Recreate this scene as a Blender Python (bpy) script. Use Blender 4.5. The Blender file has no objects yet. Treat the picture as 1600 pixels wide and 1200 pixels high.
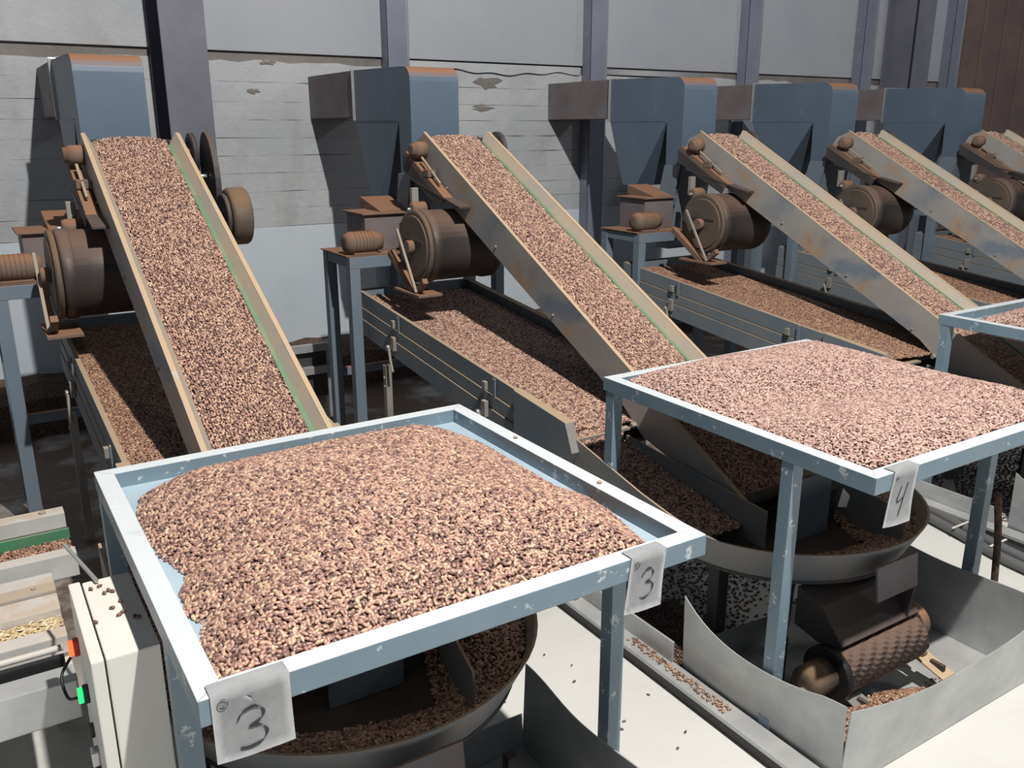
import bpy, bmesh, math
import numpy as np
from mathutils import Vector, Matrix
D = bpy.data; S = bpy.context.scene; COL = S.collection
rng = np.random.default_rng(7)

# ------------------------------------------------------------------ camera, world, lamp, exposure
CAM_Z = 1.875
cd = D.cameras.new('camera'); cam = D.objects.new('camera', cd); COL.objects.link(cam); S.camera = cam
cd.sensor_fit = 'HORIZONTAL'; cd.sensor_width = 36; cd.lens = 36 * 1359.8 / 1600
cd.clip_start = .05; cd.clip_end = 200
R0 = Vector((0.8451832, -0.53447533, -0.00121529)); R1 = Vector((-0.15190437, -0.23803004, -0.95930535)); R2 = Vector((0.51243577, 0.81097338, -0.28236813))
m = Matrix.Identity(4)
for i in range(3):
    m[i][0] = R0[i]; m[i][1] = -R1[i]; m[i][2] = -R2[i]
m[2][3] = CAM_Z
cam.matrix_world = m

w = D.worlds.new('hall_ambience'); S.world = w; w.use_nodes = True
w.node_tree.nodes['Background'].inputs[0].default_value = (.62, .72, .90, 1)
w.node_tree.nodes['Background'].inputs[1].default_value = .155

def lamp(name, loc, power, size, col):
    l = D.lights.new(name, 'POINT'); l.energy = power; l.shadow_soft_size = size; l.color = col
    o = D.objects.new(name, l); COL.objects.link(o); o.location = loc; return o
lamp('hall_lamp', (1.4, -.5, 6.3), 2350, .06, (1, .965, .92))
lamp('far_fill_lamp', (9.5, -1.5, 6.2), 260, .3, (1, .96, .92))  # unseen weak fill lamp, added to soften the light
vs = S.view_settings; vs.view_transform = 'Standard'; vs.look = 'None'; vs.gamma = 1; vs.use_curve_mapping = False
vs.exposure = 0.0

# ------------------------------------------------------------------ materials
MATS = {}
class NT:
    def __init__(s, name):
        s.m = D.materials.new(name); s.m.use_nodes = True; s.t = s.m.node_tree
        s.b = s.t.nodes['Principled BSDF']; s.co = s.n('ShaderNodeTexCoord')
    def n(s, ty, **k):
        x = s.t.nodes.new(ty)
        for a, v in k.items(): setattr(x, a, v)
        return x
    def l(s, a, b): s.t.links.new(a, b)
    def noise(s, scale, detail=4, rough=.6, stretch=None, coord='Object'):
        t = s.n('ShaderNodeTexNoise'); t.inputs['Scale'].default_value = scale; t.inputs['Detail'].default_value = detail; t.inputs['Roughness'].default_value = rough
        src = s.co.outputs[coord]
        if stretch:
            mp = s.n('ShaderNodeMapping'); mp.inputs['Scale'].default_value = stretch; s.l(src, mp.inputs[0]); src = mp.outputs[0]
        s.l(src, t.inputs['Vector']); return t.outputs['Fac']
    def ramp(s, f, a, b):
        r = s.n('ShaderNodeMapRange'); r.inputs['From Min'].default_value = a; r.inputs['From Max'].default_value = b
        r.clamp = True; s.l(f, r.inputs['Value']); return r.outputs['Result']
    def mul(s, a, b, op='MULTIPLY'):
        x = s.n('ShaderNodeMath', operation=op); x.use_clamp = True
        for i, v in enumerate((a, b)):
            if isinstance(v, (int, float)): x.inputs[i].default_value = v
            else: s.l(v, x.inputs[i])
        return x.outputs[0]
    def mix(s, f, a, b):
        x = s.n('ShaderNodeMix', data_type='RGBA')
        if isinstance(f, (int, float)): x.inputs[0].default_value = f
        else: s.l(f, x.inputs[0])
        for i, v in ((6, a), (7, b)):
            if isinstance(v, tuple): x.inputs[i].default_value = (*v, 1)
            else: s.l(v, x.inputs[i])
        return x.outputs[2]
    def up(s):
        g = s.n('ShaderNodeNewGeometry'); sp = s.n('ShaderNodeSeparateXYZ'); s.l(g.outputs['True Normal'], sp.inputs[0]); return sp.outputs[2]
    def bump(s, f, strength=.3, dist=.01):
        b = s.n('ShaderNodeBump'); b.inputs['Strength'].default_value = strength; b.inputs['Distance'].default_value = dist
        s.l(f, b.inputs['Height']); s.l(b.outputs[0], s.b.inputs['Normal'])

def paint(name, base, base2=None, chip=None, chipt=.68, chips=30, dust=None, dustt=(.3, .6), updust=1.0, sidedust=.15, rough=.45, metal=0, spec=.5, bump=.15, s2=3):
    """painted / bare sheet metal: two-tone base, paint chips, settled dust"""
    k = NT(name)
    c = k.mix(k.ramp(k.noise(s2, 5), .35, .65), base, base2 or tuple(x * .8 for x in base))
    rr = rough
    if chip:
        cf = k.ramp(k.noise(chips, 6, .7), chipt, chipt + .03)
        c = k.mix(cf, c, chip)
    if dust:
        nf = k.ramp(k.noise(5, 6, .65), dustt[0], dustt[1])
        uf = k.ramp(k.up(), .25, .75)
        f = k.mul(k.mul(k.mul(uf, updust), k.mul(nf, .55, 'ADD')), k.mul(nf, sidedust), 'ADD')
        c = k.mix(f, c, dust)
        r = k.n('ShaderNodeMapRange'); r.inputs['To Min'].default_value = rough; r.inputs['To Max'].default_value = .9
        k.l(f, r.inputs['Value']); k.l(r.outputs[0], k.b.inputs['Roughness'])
        if metal:
            r = k.n('ShaderNodeMapRange'); r.inputs['To Min'].default_value = metal; r.inputs['To Max'].default_value = 0
            k.l(f, r.inputs['Value']); k.l(r.outputs[0], k.b.inputs['Metallic'])
    else:
        k.b.inputs['Roughness'].default_value = rough; k.b.inputs['Metallic'].default_value = metal
    k.b.inputs['Specular IOR Level'].default_value = spec
    k.l(c, k.b.inputs['Base Color'])
    if bump: k.bump(k.noise(18, 6), bump, .004)
    MATS[name] = k.m; return k.m

ORANGE = (.27, .135, .075); TAN = (.50, .36, .23)
paint('table_blue', (.15, .225, .285), (.18, .26, .315), chip=(.50, .56, .58), chipt=.60, chips=22, dust=(.68, .70, .70), dustt=(.25, .55), updust=.75, sidedust=.03, rough=.36)  # pale up-facing dust colour: worn rail tops plus their glancing light, painted in
paint('table_sheet_blue', (.30, .43, .53), (.36, .49, .58), chip=(.55, .60, .62), chipt=.70, chips=14, dust=(.50, .44, .36), dustt=(.5, .75), updust=.25, sidedust=0, rough=.45)
paint('hood_blue', (.078, .125, .178), (.092, .14, .195), chip=(.45, .52, .56), chipt=.67, chips=12, dust=ORANGE, dustt=(.1, .4), updust=1.0, sidedust=.05, rough=.42, bump=.1)
paint('frame_blue', (.12, .185, .24), (.145, .21, .265), chip=(.36, .34, .32), chipt=.69, chips=22, dust=ORANGE, dustt=(.2, .5), updust=1.0, sidedust=.12, rough=.5)
paint('tray_blue', (.12, .175, .225), (.17, .20, .225), chip=(.30, .31, .31), chipt=.68, chips=16, dust=(.40, .29, .19), dustt=(.25, .6), updust=1.0, sidedust=.12, rough=.5)
paint('pan_blue', (.14, .20, .25), (.20, .22, .23), chip=(.30, .25, .20), chipt=.66, chips=6, dust=(.36, .26, .18), dustt=(.35, .7), updust=.8, sidedust=.5, rough=.5)
paint('duct_grey', (.16, .17, .20), (.11, .10, .11), dust=(.20, .13, .10), dustt=(.3, .6), updust=.9, sidedust=.5, rough=.5)
paint('rust_dust', (.17, .12, .09), (.11, .085, .07), dust=ORANGE, dustt=(.3, .7), updust=.9, sidedust=.3, rough=.8)
paint('drum_dark', (.055, .052, .055), (.085, .075, .07), dust=(.17, .10, .07), dustt=(.25, .6), updust=.7, sidedust=.2, rough=.42, metal=.5)
paint('drum_cap_steel', (.12, .11, .10), (.09, .08, .07), dust=(.17, .105, .06), dustt=(.3, .6), updust=.9, sidedust=.5, rough=.45, metal=.4)
paint('dark_iron', (.035, .035, .04), (.055, .05, .048), dust=(.12, .08, .06), dustt=(.4, .7), updust=.6, sidedust=.2, rough=.6)
paint('lip_tan', (.42, .36, .28), (.46, .33, .20), chip=(.48, .47, .44), chipt=.6, chips=7, dust=TAN, dustt=(.35, .6), updust=.6, sidedust=.5, rough=.55)
paint('skirt_grey', (.37, .37, .36), (.46, .40, .31), dust=(.48, .35, .22), dustt=(.4, .62), updust=.5, sidedust=.35, rough=.4, metal=.15)
paint('galvanised', (.40, .42, .43), (.52, .54, .54), chip=(.30, .30, .30), chipt=.70, chips=5, rough=.36, metal=.45, s2=7, dust=(.42, .38, .33), dustt=(.5, .8), updust=.5, sidedust=.15, bump=.25)
paint('stainless', (.62, .61, .58), (.70, .69, .66), dust=(.50, .39, .29), dustt=(.47, .58), updust=.75, sidedust=.15, rough=.35, metal=.2, s2=9)
paint('bright_steel', (.62, .62, .60), (.50, .50, .49), rough=.3, metal=.7)
paint('box_cream', (.74, .73, .68), (.80, .79, .74), dust=(.58, .46, .36), dustt=(.52, .72), updust=.6, sidedust=.03, rough=.5)
paint('clamp_grey', (.27, .26, .24), (.20, .19, .17), dust=(.4, .3, .2), dustt=(.4, .7), rough=.55)
paint('brace_tan', (.48, .36, .22), (.52, .40, .27), rough=.7)
paint('rubber_black', (.012, .013, .015), (.02, .02, .02), rough=.55)
paint('conduit_grey', (.10, .105, .11), (.13, .13, .13), rough=.6)
paint('paper', (.60, .61, .62), (.50, .51, .52), chip=(.68, .69, .7), chipt=.66, chips=40, rough=.75, s2=25, bump=.3)
paint('ink', (.03, .03, .04), rough=.6)
paint('belt_green', (.06, .26, .13), (.08, .22, .12), dust=(.3, .25, .18), dustt=(.5, .7), updust=.5, rough=.5)
paint('nut_bed', (.05, .028, .02), (.08, .045, .03), rough=.9)
paint('purple_steel', (.115, .12, .155), (.15, .15, .19), chip=(.22, .20, .20), chipt=.68, chips=9, rough=.5)
paint('post_steel', (.15, .17, .22), (.19, .20, .26), chip=(.30, .30, .32), chipt=.64, chips=12, rough=.5)
paint('foil', (.62, .62, .62), (.50, .50, .5), rough=.28, metal=.8)
paint('brown_sheet', (.12, .085, .08), (.16, .11, .09), rough=.55)
paint('debris', (.16, .09, .055), (.10, .06, .04), chip=(.05, .035, .03), chipt=.5, chips=60, rough=.95, bump=1.0)

def conveyor_side():
    k = NT('conveyor_side')
    c = k.mix(k.ramp(k.noise(4, 4), .35, .65), (.30, .295, .29), (.37, .345, .31))
    c = k.mix(k.mul(k.ramp(k.noise(3.1, 5, .6), .55, .68), .85), c, (.40, .25, .13))
    sp = k.n('ShaderNodeSeparateXYZ'); k.l(k.co.outputs['Object'], sp.inputs[0]); Y = sp.outputs[1]
    gate = k.mul(k.ramp(Y, 4.0, 3.6), k.ramp(Y, 2.6, 3.0))
    c = k.mix(k.mul(k.mul(k.ramp(k.noise(2.6, 4, .55, (1, 1.0, 1.5)), .46, .58), gate), .7), c, (.12, .18, .26))
    k.l(c, k.b.inputs['Base Color']); k.b.inputs['Roughness'].default_value = .5
    k.bump(k.noise(30, 5), .08, .003); MATS['conveyor_side'] = k.m
conveyor_side()

def emissive(name, col, st):
    k = NT(name); k.b.inputs['Base Color'].default_value = (*col, 1); k.b.inputs['Emission Color'].default_value = (*col, 1)
    k.b.inputs['Emission Strength'].default_value = st; MATS[name] = k.m
paint('belt_red', (.5, .05, .05), rough=.5)
emissive('red_light', (1, .10, .03), 2.2); emissive('green_light', (.02, .8, .2), 1.3)

def nut_mat(name, cols, rough=.36):
    k = NT(name); a = k.n('ShaderNodeAttribute'); a.attribute_type = 'INSTANCER'; a.attribute_name = 'tone'
    r = k.n('ShaderNodeValToRGB'); e = r.color_ramp.elements
    e[0].position = 0; e[0].color = (*cols[0][1], 1); e[1].position = 1; e[1].color = (*cols[-1][1], 1)
    for p, c in cols[1:-1]:
        x = e.new(p); x.color = (*c, 1)
    k.l(a.outputs['Fac'], r.inputs[0])
    mo = k.mix(k.ramp(k.noise(90, 2), .4, .7), r.outputs[0], (.16, .085, .06))
    x = k.n('ShaderNodeMix', data_type='RGBA'); x.inputs[0].default_value = .35
    k.l(r.outputs[0], x.inputs[6]); k.l(mo, x.inputs[7])
    k.l(x.outputs[2], k.b.inputs['Base Color']); k.b.inputs['Roughness'].default_value = rough
    k.b.inputs['Specular IOR Level'].default_value = .6
    MATS[name] = k.m
BROWN = [(0, (.12, .07, .06)), (.25, (.26, .145, .12)), (.5, (.43, .25, .19)), (.8, (.54, .335, .24)), (.95, (.62, .43, .28)), (1, (.70, .54, .36))]
nut_mat('nut_brown', BROWN)
nut_mat('nut_pale', [(0, (.18, .105, .095)), (.2, (.37, .225, .185)), (.5, (.51, .325, .27)), (.85, (.58, .40, .33)), (1, (.66, .51, .40))])
nut_mat('nut_tan', [(0, (.13, .065, .045)), (.4, (.31, .165, .11)), (.85, (.42, .245, .15)), (1, (.55, .38, .22))])
nut_mat('nut_dark', [(0, (.05, .028, .022)), (.7, (.12, .065, .05)), (1, (.24, .14, .09))])
nut_mat('shell_gold', [(0, (.42, .28, .12)), (.5, (.66, .50, .27)), (1, (.80, .70, .48))], .5)
nut_mat('nut_single', [(0, (.17, .085, .065)), (1, (.17, .085, .065))])

def floor_mat():
    k = NT('concrete_floor')
    c = k.mix(k.ramp(k.noise(1.3, 6, coord='Object'), .3, .7), (.60, .59, .55), (.68, .67, .63))
    c = k.mix(k.mul(k.ramp(k.noise(14, 6, .7, (.25, 1, 1)), .6, .72), .35), c, (.45, .36, .27))
    sp = k.n('ShaderNodeSeparateXYZ'); k.l(k.co.outputs['Object'], sp.inputs[0])
    d = k.ramp(k.mul(sp.outputs[1], k.mul(k.noise(2.5, 5), .7), 'ADD'), 0, 1)
    # floor turns dark brown in patches beneath the machines near the wall
    y = k.n('ShaderNodeMapRange'); y.inputs['From Min'].default_value = 2.5; y.inputs['From Max'].default_value = 3.5
    k.l(sp.outputs[1], y.inputs['Value'])
    c = k.mix(k.mul(y.outputs[0], k.ramp(k.noise(3, 6), .2, .5)), c, (.13, .085, .06))
    k.l(c, k.b.inputs['Base Color']); k.b.inputs['Roughness'].default_value = .6
    k.bump(k.noise(25, 8), .12, .01); MATS['concrete_floor'] = k.m
floor_mat()

def wall_mat(name, a, b, crack, stain):
    k = NT(name)
    c = k.mix(k.ramp(k.noise(1.7, 6), .35, .65), a, b)
    c = k.mix(k.mul(k.ramp(k.noise(3.2, 7, .7, (1, 1, .35)), .52, .75), stain), c, (.30, .29, .28))
    if crack:
        v = k.noise(5.5, 8, .72, (1, 1, 2.2))
        c = k.mix(k.mul(k.ramp(v, .70, .735), .8), c, (.16, .13, .11))
        k.bump(k.noise(9, 8, .7), .5, .02)
    else: k.bump(k.noise(3, 4), .1, .02)
    k.l(c, k.b.inputs['Base Color']); k.b.inputs['Roughness'].default_value = .7
    MATS[name] = k.m
wall_mat('whitewashed_block', (.35, .37, .39), (.42, .43, .44), True, .75)
wall_mat('smooth_white_band', (.48, .54, .59), (.52, .57, .615), False, .1)
wall_mat('grey_panel', (.30, .325, .355), (.335, .352, .385), False, .12)
wall_mat('mortar', (.13, .12, .11), (.20, .18, .165), True, .3)

# ------------------------------------------------------------------ builders
def mobj(name, bm, mat, parent=None, smooth=False, loc=None):
    me = D.meshes.new(name); bmesh.ops.recalc_face_normals(bm, faces=bm.faces[:]); bm.to_mesh(me); bm.free()
    o = D.objects.new(name, me); COL.objects.link(o)
    if isinstance(mat, str): mat = [mat]
    for x in mat: me.materials.append(MATS[x])
    if smooth:
        for p in me.polygons: p.use_smooth = True
    if parent: o.parent = parent
    if loc: o.location = loc
    return o
def bev(bm, b):
    if b: bmesh.ops.bevel(bm, geom=bm.edges[:], offset=b, segments=2, affect='EDGES', profile=.6)
def _box(bm, x, y, z):
    vs = [bm.verts.new((a, b, c)) for a in x for b in y for c in z]
    for f in ((0, 1, 3, 2), (4, 6, 7, 5), (0, 4, 5, 1), (2, 3, 7, 6), (0, 2, 6, 4), (1, 5, 7, 3)): bm.faces.new([vs[i] for i in f])
def box(name, par, mat, x, y, z, b=.003):
    bm = bmesh.new(); _box(bm, x, y, z); bev(bm, b); return mobj(name, bm, mat, par)
def boxes(name, par, mat, L, b=.003):
    bm = bmesh.new()
    for x, y, z in L: _box(bm, x, y, z)
    bev(bm, b); return mobj(name, bm, mat, par)
def _prism(bm, pts, a, b, axis='x'):
    def mk(p, t): return {'x': (t, p[0], p[1]), 'y': (p[0], t, p[1]), 'z': (p[0], p[1], t)}[axis]
    A = [bm.verts.new(mk(p, a)) for p in pts]; B = [bm.verts.new(mk(p, b)) for p in pts]
    bm.faces.new(A); bm.faces.new(B[::-1]); n = len(pts)
    for i in range(n): bm.faces.new((A[i], B[i], B[(i + 1) % n], A[(i + 1) % n]))
def prism(name, par, mat, pts, a, b, axis='x', bv=.003):
    bm = bmesh.new(); _prism(bm, pts, a, b, axis); bev(bm, bv); return mobj(name, bm, mat, par)
def frame_of(d):
    d = d.normalized(); u = Vector((0, 0, 1)) if abs(d.z) < .9 else Vector((0, 1, 0))
    s = d.cross(u).normalized(); return s, s.cross(d).normalized()
def _beam(bm, p, q, w, h):
    p, q = Vector(p), Vector(q); s, u = frame_of(q - p); R = []
    for c in (p, q): R.append([bm.verts.new(c + s * a * w / 2 + u * b * h / 2) for a, b in ((-1, -1), (1, -1), (1, 1), (-1, 1))])
    bm.faces.new(R[0]); bm.faces.new(R[1][::-1])
    for i in range(4): bm.faces.new((R[0][i], R[1][i], R[1][(i + 1) % 4], R[0][(i + 1) % 4]))
def beam(name, par, mat, p, q, w, h=None, b=.002):
    bm = bmesh.new(); _beam(bm, p, q, w, h or w); bev(bm, b); return mobj(name, bm, mat, par)
def _lathe(bm, p, q, prof, n=24):
    """prof: list of (t along p->q in metres, radius)"""
    p, q = Vector(p), Vector(q); d = (q - p).normalized(); s, u = frame_of(d); rings = []
    for t, r in prof:
        c = p + d * t
        rings.append([bm.verts.new(c + s * math.cos(2 * math.pi * i / n) * r + u * math.sin(2 * math.pi * i / n) * r) for i in range(n)])
    for a, b in zip(rings, rings[1:]):
        for i in range(n): bm.faces.new((a[i], a[(i + 1) % n], b[(i + 1) % n], b[i]))
    bm.faces.new(rings[0][::-1]); bm.faces.new(rings[-1])
def cyl(name, par, mat, p, q, r, n=24, prof=None):
    L = (Vector(q) - Vector(p)).length; e = min(.004, r * .15)
    bm = bmesh.new(); _lathe(bm, p, q, prof or [(0, r - e), (e, r), (L - e, r), (L, r - e)], n)
    o = mobj(name, bm, mat, par)
    for f in o.data.polygons: f.use_smooth = len(f.vertices) == 4
    return o
def tube(name, par, mat, pts, r, n=10):
    P = [Vector(p) for p in pts]
    Q = []
    for i in range(len(P) - 1):   # Catmull-Rom
        a, b, c, d = P[max(i - 1, 0)], P[i], P[i + 1], P[min(i + 2, len(P) - 1)]
        for k in range(6):
            t = k / 6; Q.append(.5 * ((2 * b) + (c - a) * t + (2 * a - 5 * b + 4 * c - d) * t * t + (3 * b - a - 3 * c + d) * t ** 3))
    Q.append(P[-1]); bm = bmesh.new(); rings = []
    for i, c in enumerate(Q):
        d = Q[min(i + 1, len(Q) - 1)] - Q[max(i - 1, 0)]; s, u = frame_of(d)
        rings.append([bm.verts.new(c + s * math.cos(2 * math.pi * j / n) * r + u * math.sin(2 * math.pi * j / n) * r) for j in range(n)])
    for a, b in zip(rings, rings[1:]):
        for i in range(n): bm.faces.new((a[i], a[(i + 1) % n], b[(i + 1) % n], b[i]))
    bm.faces.new(rings[0]); bm.faces.new(rings[-1][::-1])
    return mobj(name, bm, mat, par, smooth=True)
def bolt(par, p, d=(-1, 0, 0), r=.008, h=.007, name='bolt'):
    p = Vector(p); q = p + Vector(d) * h
    bm = bmesh.new(); _lathe(bm, p, q, [(0, r), (h * .8, r), (h, r * .8)], 6); return mobj(name, bm, 'clamp_grey', par)
def thing(name, label, cat, loc=(0, 0, 0), group=None):
    o = D.objects.new(name, None); COL.objects.link(o); o.location = loc; o.empty_display_size = .1
    o['label'] = label; o['category'] = cat
    if group: o['group'] = group
    return o
def tag(o, label, cat, group=None, kind=None):
    o['label'] = label; o['category'] = cat
    if group: o['group'] = group
    if kind: o['kind'] = kind
    return o
def struct(o): o['kind'] = 'structure'; return o
def copy_tree(o, loc, label):
    r = o.copy(); COL.objects.link(r); r.location = loc; r['label'] = label
    for ch in o.children:
        c = ch.copy(); COL.objects.link(c); c.parent = r
        for g in ch.children:
            e = g.copy(); COL.objects.link(e); e.parent = c
    return r

# ------------------------------------------------------------------ setting: floor, wall, steel posts
f = box('floor', None, 'concrete_floor', (-4, 18), (-3, 6.6), (-.2, 0), 0); struct(f)
YW = 6.3
wall = struct(box('wall_back', None, 'mortar', (-4, 18), (YW + .012, YW + .3), (0, 4.2), 0))
zs = [0, 1.19, 1.32, 1.44, 1.57, 1.69, 1.81, 1.93, 2.05, 2.18, 2.325]
first = None
for i in range(10):
    z0, z1 = zs[i], zs[i + 1]
    g = .0009
    bm = bmesh.new()
    # slightly wavy, worn upper and lower edges
    n = 120; X = np.linspace(-4, 10.05, n); jt = rng.normal(0, .0012, (2, n))
    if i == 9: jt[1] += np.abs(rng.normal(0, 1, n)) * -.010 - .02 * np.clip(np.sin(X * 3.1) * np.sin(X * 1.3 + 1), 0, 1) ** 2
    R = []
    for k, x in enumerate(X):
        a, b = z0 + g + jt[0][k], z1 - g + jt[1][k]
        R.append([bm.verts.new((x, YW + .02, a)), bm.verts.new((x, YW, a)), bm.verts.new((x, YW, b)), bm.verts.new((x, YW + .02, b))])
    for A, B in zip(R, R[1:]):
        for j in range(4): bm.faces.new((A[j], A[(j + 1) % 4], B[(j + 1) % 4], B[j]))
    mobj('wall_course', bm, 'smooth_white_band' if i == 0 else 'whitewashed_block', wall)
px = [2.84, 4.68, 6.51, 8.20, 9.74]
edges = [-4, 1.36] + [p + .08 for p in px[:4]] + [10.1]
for a, b in zip(edges, edges[1:]):
    q = box('wall_panel', wall, 'whitewashed_block' if b < 2 else 'grey_panel', (a + .004, b - .004), (YW - .012, YW + .02), (2.375, 4.15), .003)
# torn strip of mortar and a loose foil flashing under the panels
for x0, x1, z0, z1, mt, dy in ((3.05, 4.66, 2.30, 2.362, 'whitewashed_block', .010), (4.9, 6.05, 2.315, 2.36, 'foil', .016)):
    bm = bmesh.new(); n = 40; R = []
    for k in range(n + 1):
        x = x0 + (x1 - x0) * k / n; t = k / n
        zl = z0 + (.012 * math.sin(9 * t) + .008 * math.sin(31 * t)) * (mt != 'foil')
        R.append([bm.verts.new((x, YW - dy, z1)), bm.verts.new((x, YW - dy - .01 * math.sin(3 * t), zl)), bm.verts.new((x, YW, zl)), bm.verts.new((x, YW, z1))])
    for A, B in zip(R, R[1:]):
        for j in range(4): bm.faces.new((A[j], A[(j + 1) % 4], B[(j + 1) % 4], B[j]))
    mobj('flashing' if mt == 'foil' else 'torn_strip', bm, mt, wall)
# chipped plaster hollows near the seam
for x, z, s in ((1.98, 2.31, .055), (3.35, 2.24, .09), (3.75, 2.22, .12), (1.87, 2.12, .05), (3.7, 2.03, .07)):
    bm = bmesh.new(); N = 14
    ring = [bm.verts.new((x + s * math.cos(a) * (1 + .35 * rng.normal()), YW - .004, z + s * .32 * math.sin(a) * (1 + .3 * rng.normal()))) for a in np.linspace(0, 2 * math.pi, N, endpoint=False)]
    c = bm.verts.new((x, YW - .007, z))
    for i in range(N): bm.faces.new((ring[i], ring[(i + 1) % N], c))
    mobj('plaster_patch', bm, 'mortar', wall)
brown = box('wall_right', None, 'brown_sheet', (10.1, 18), (YW - .06, YW - .01), (0, 4.2), .003); struct(brown)
for x in np.arange(10.4, 16, .42): box('sheet_rib', brown, 'brown_sheet', (x, x + .05), (YW - .08, YW - .06), (0, 4.2), .006)
def hcolumn(name, x0, x1, y0, y1, mat):
    e = struct(D.objects.new(name, None)); COL.objects.link(e)
    box('front_flange', e, mat, (x0, x1), (y0, y0 + .02), (0, 4.1), .002)
    box('back_flange', e, mat, (x0, x1), (y1 - .02, y1), (0, 4.1), .002)
    xm = (x0 + x1) / 2; box('web', e, mat, (xm - .008, xm + .008), (y0 + .018, y1 - .018), (0, 4.1), 0)
    box('foot_plate', e, mat, (x0 - .05, x1 + .05), (y0 - .05, y1), (0, .02), .002)
    for sx in (-1, 1): bolt(e, (xm + sx * (x1 - x0) * .5, y0 - .025, .02), (0, 0, 1), .014, .03)
hcolumn('trim_1', 1.22, 1.49, 5.9, YW - .014, 'purple_steel')
hcolumn('trim_2', 8.68, 8.95, 5.9, YW - .014, 'purple_steel')
for i, x in enumerate(px):
    e = struct(D.objects.new('trim_%d' % (i + 3), None)); COL.objects.link(e)
    # channel post: web plate facing the hall, two flanges
    box('post_web', e, 'post_steel', (x, x + .16), (6.165, 6.18), (0, 4.1), .002)
    box('post_flange', e, 'post_steel', (x, x + .012), (6.17, YW - .013), (0, 4.1), .002)
    box('post_flange', e, 'foil', (x + .15, x + .166), (6.16, YW - .013), (0, 4.1), .002)
# rough dirt ledge along the foot of the wall
bm = bmesh.new(); n = 160; prof = [(5.98, 0), (6.0, .24), (6.12, .30), (6.29, .33)]
R = []
for k in range(n):
    x = -4 + 18 * k / (n - 1)
    R.append([bm.verts.new((x, y + rng.normal(0, .006), max(0, z + (rng.normal(0, .012) if z else 0)))) for y, z in prof] + [bm.verts.new((x, 6.29, 0))])
for A, B in zip(R, R[1:]):
    for j in range(5): bm.faces.new((A[j], A[(j + 1) % 5], B[(j + 1) % 5], B[j]))
tag(mobj('dirt_ledge', bm, 'debris'), 'rough brown ledge of dirt along the foot of the white wall', 'debris', kind='stuff')

# ------------------------------------------------------------------ nuts (countless: one object per heap)
def nut_group(name, mat, sub, size):
    ng = D.node_groups.new(name, 'GeometryNodeTree')
    ng.interface.new_socket('Geometry', in_out='INPUT', socket_type='NodeSocketGeometry')
    ng.interface.new_socket('Geometry', in_out='OUTPUT', socket_type='NodeSocketGeometry')
    N = ng.nodes; L = ng.links.new; gi = N.new('NodeGroupInput'); go = N.new('NodeGroupOutput')
    ico = N.new('GeometryNodeMeshIcoSphere'); ico.inputs['Radius'].default_value = 1; ico.inputs['Subdivisions'].default_value = sub
    pos = N.new('GeometryNodeInputPosition'); sep = N.new('ShaderNodeSeparateXYZ'); L(pos.outputs[0], sep.inputs[0])
    mr = N.new('ShaderNodeMapRange'); mr.inputs['From Min'].default_value = -1; mr.inputs['To Min'].default_value = 1.12; mr.inputs['To Max'].default_value = .62
    L(sep.outputs[0], mr.inputs['Value'])
    cmb = N.new('ShaderNodeCombineXYZ'); L(sep.outputs[0], cmb.inputs[0])
    for i in (1, 2):
        mu = N.new('ShaderNodeMath'); mu.operation = 'MULTIPLY'; L(sep.outputs[i], mu.inputs[0]); L(mr.outputs[0], mu.inputs[1]); L(mu.outputs[0], cmb.inputs[i])
    sc = N.new('ShaderNodeVectorMath'); sc.operation = 'MULTIPLY'; sc.inputs[1].default_value = size; L(cmb.outputs[0], sc.inputs[0])
    sp = N.new('GeometryNodeSetPosition'); L(ico.outputs[0], sp.inputs['Geometry']); L(sc.outputs[0], sp.inputs['Position'])
    sh = N.new('GeometryNodeSetShadeSmooth'); L(sp.outputs[0], sh.inputs[0])
    sm = N.new('GeometryNodeSetMaterial'); sm.inputs['Material'].default_value = MATS[mat]; L(sh.outputs[0], sm.inputs[0])
    def attr(n, t):
        a = N.new('GeometryNodeInputNamedAttribute'); a.data_type = t; a.inputs[0].default_value = n; return a.outputs[0]
    iop = N.new('GeometryNodeInstanceOnPoints'); L(gi.outputs[0], iop.inputs['Points']); L(attr('is_nut', 'BOOLEAN'), iop.inputs['Selection'])
    L(sm.outputs[0], iop.inputs['Instance'])
    e2r = N.new('FunctionNodeEulerToRotation'); L(attr('rot', 'FLOAT_VECTOR'), e2r.inputs[0]); L(e2r.outputs[0], iop.inputs['Rotation'])
    L(attr('scl', 'FLOAT'), iop.inputs['Scale'])
    j = N.new('GeometryNodeJoinGeometry'); L(iop.outputs[0], j.inputs[0]); L(gi.outputs[0], j.inputs[0]); L(j.outputs[0], go.inputs[0])
    return ng
SZ = (.0072, .0045, .0040)
NG = {(mt, sub): nut_group('nuts_' + mt + str(sub), mt, sub, SZ if mt != 'shell_gold' else (.012, .004, .002))
      for mt, sub in (('nut_brown', 2), ('nut_brown', 3), ('nut_pale', 2), ('nut_tan', 2), ('nut_dark', 2), ('shell_gold', 2))}

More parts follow.
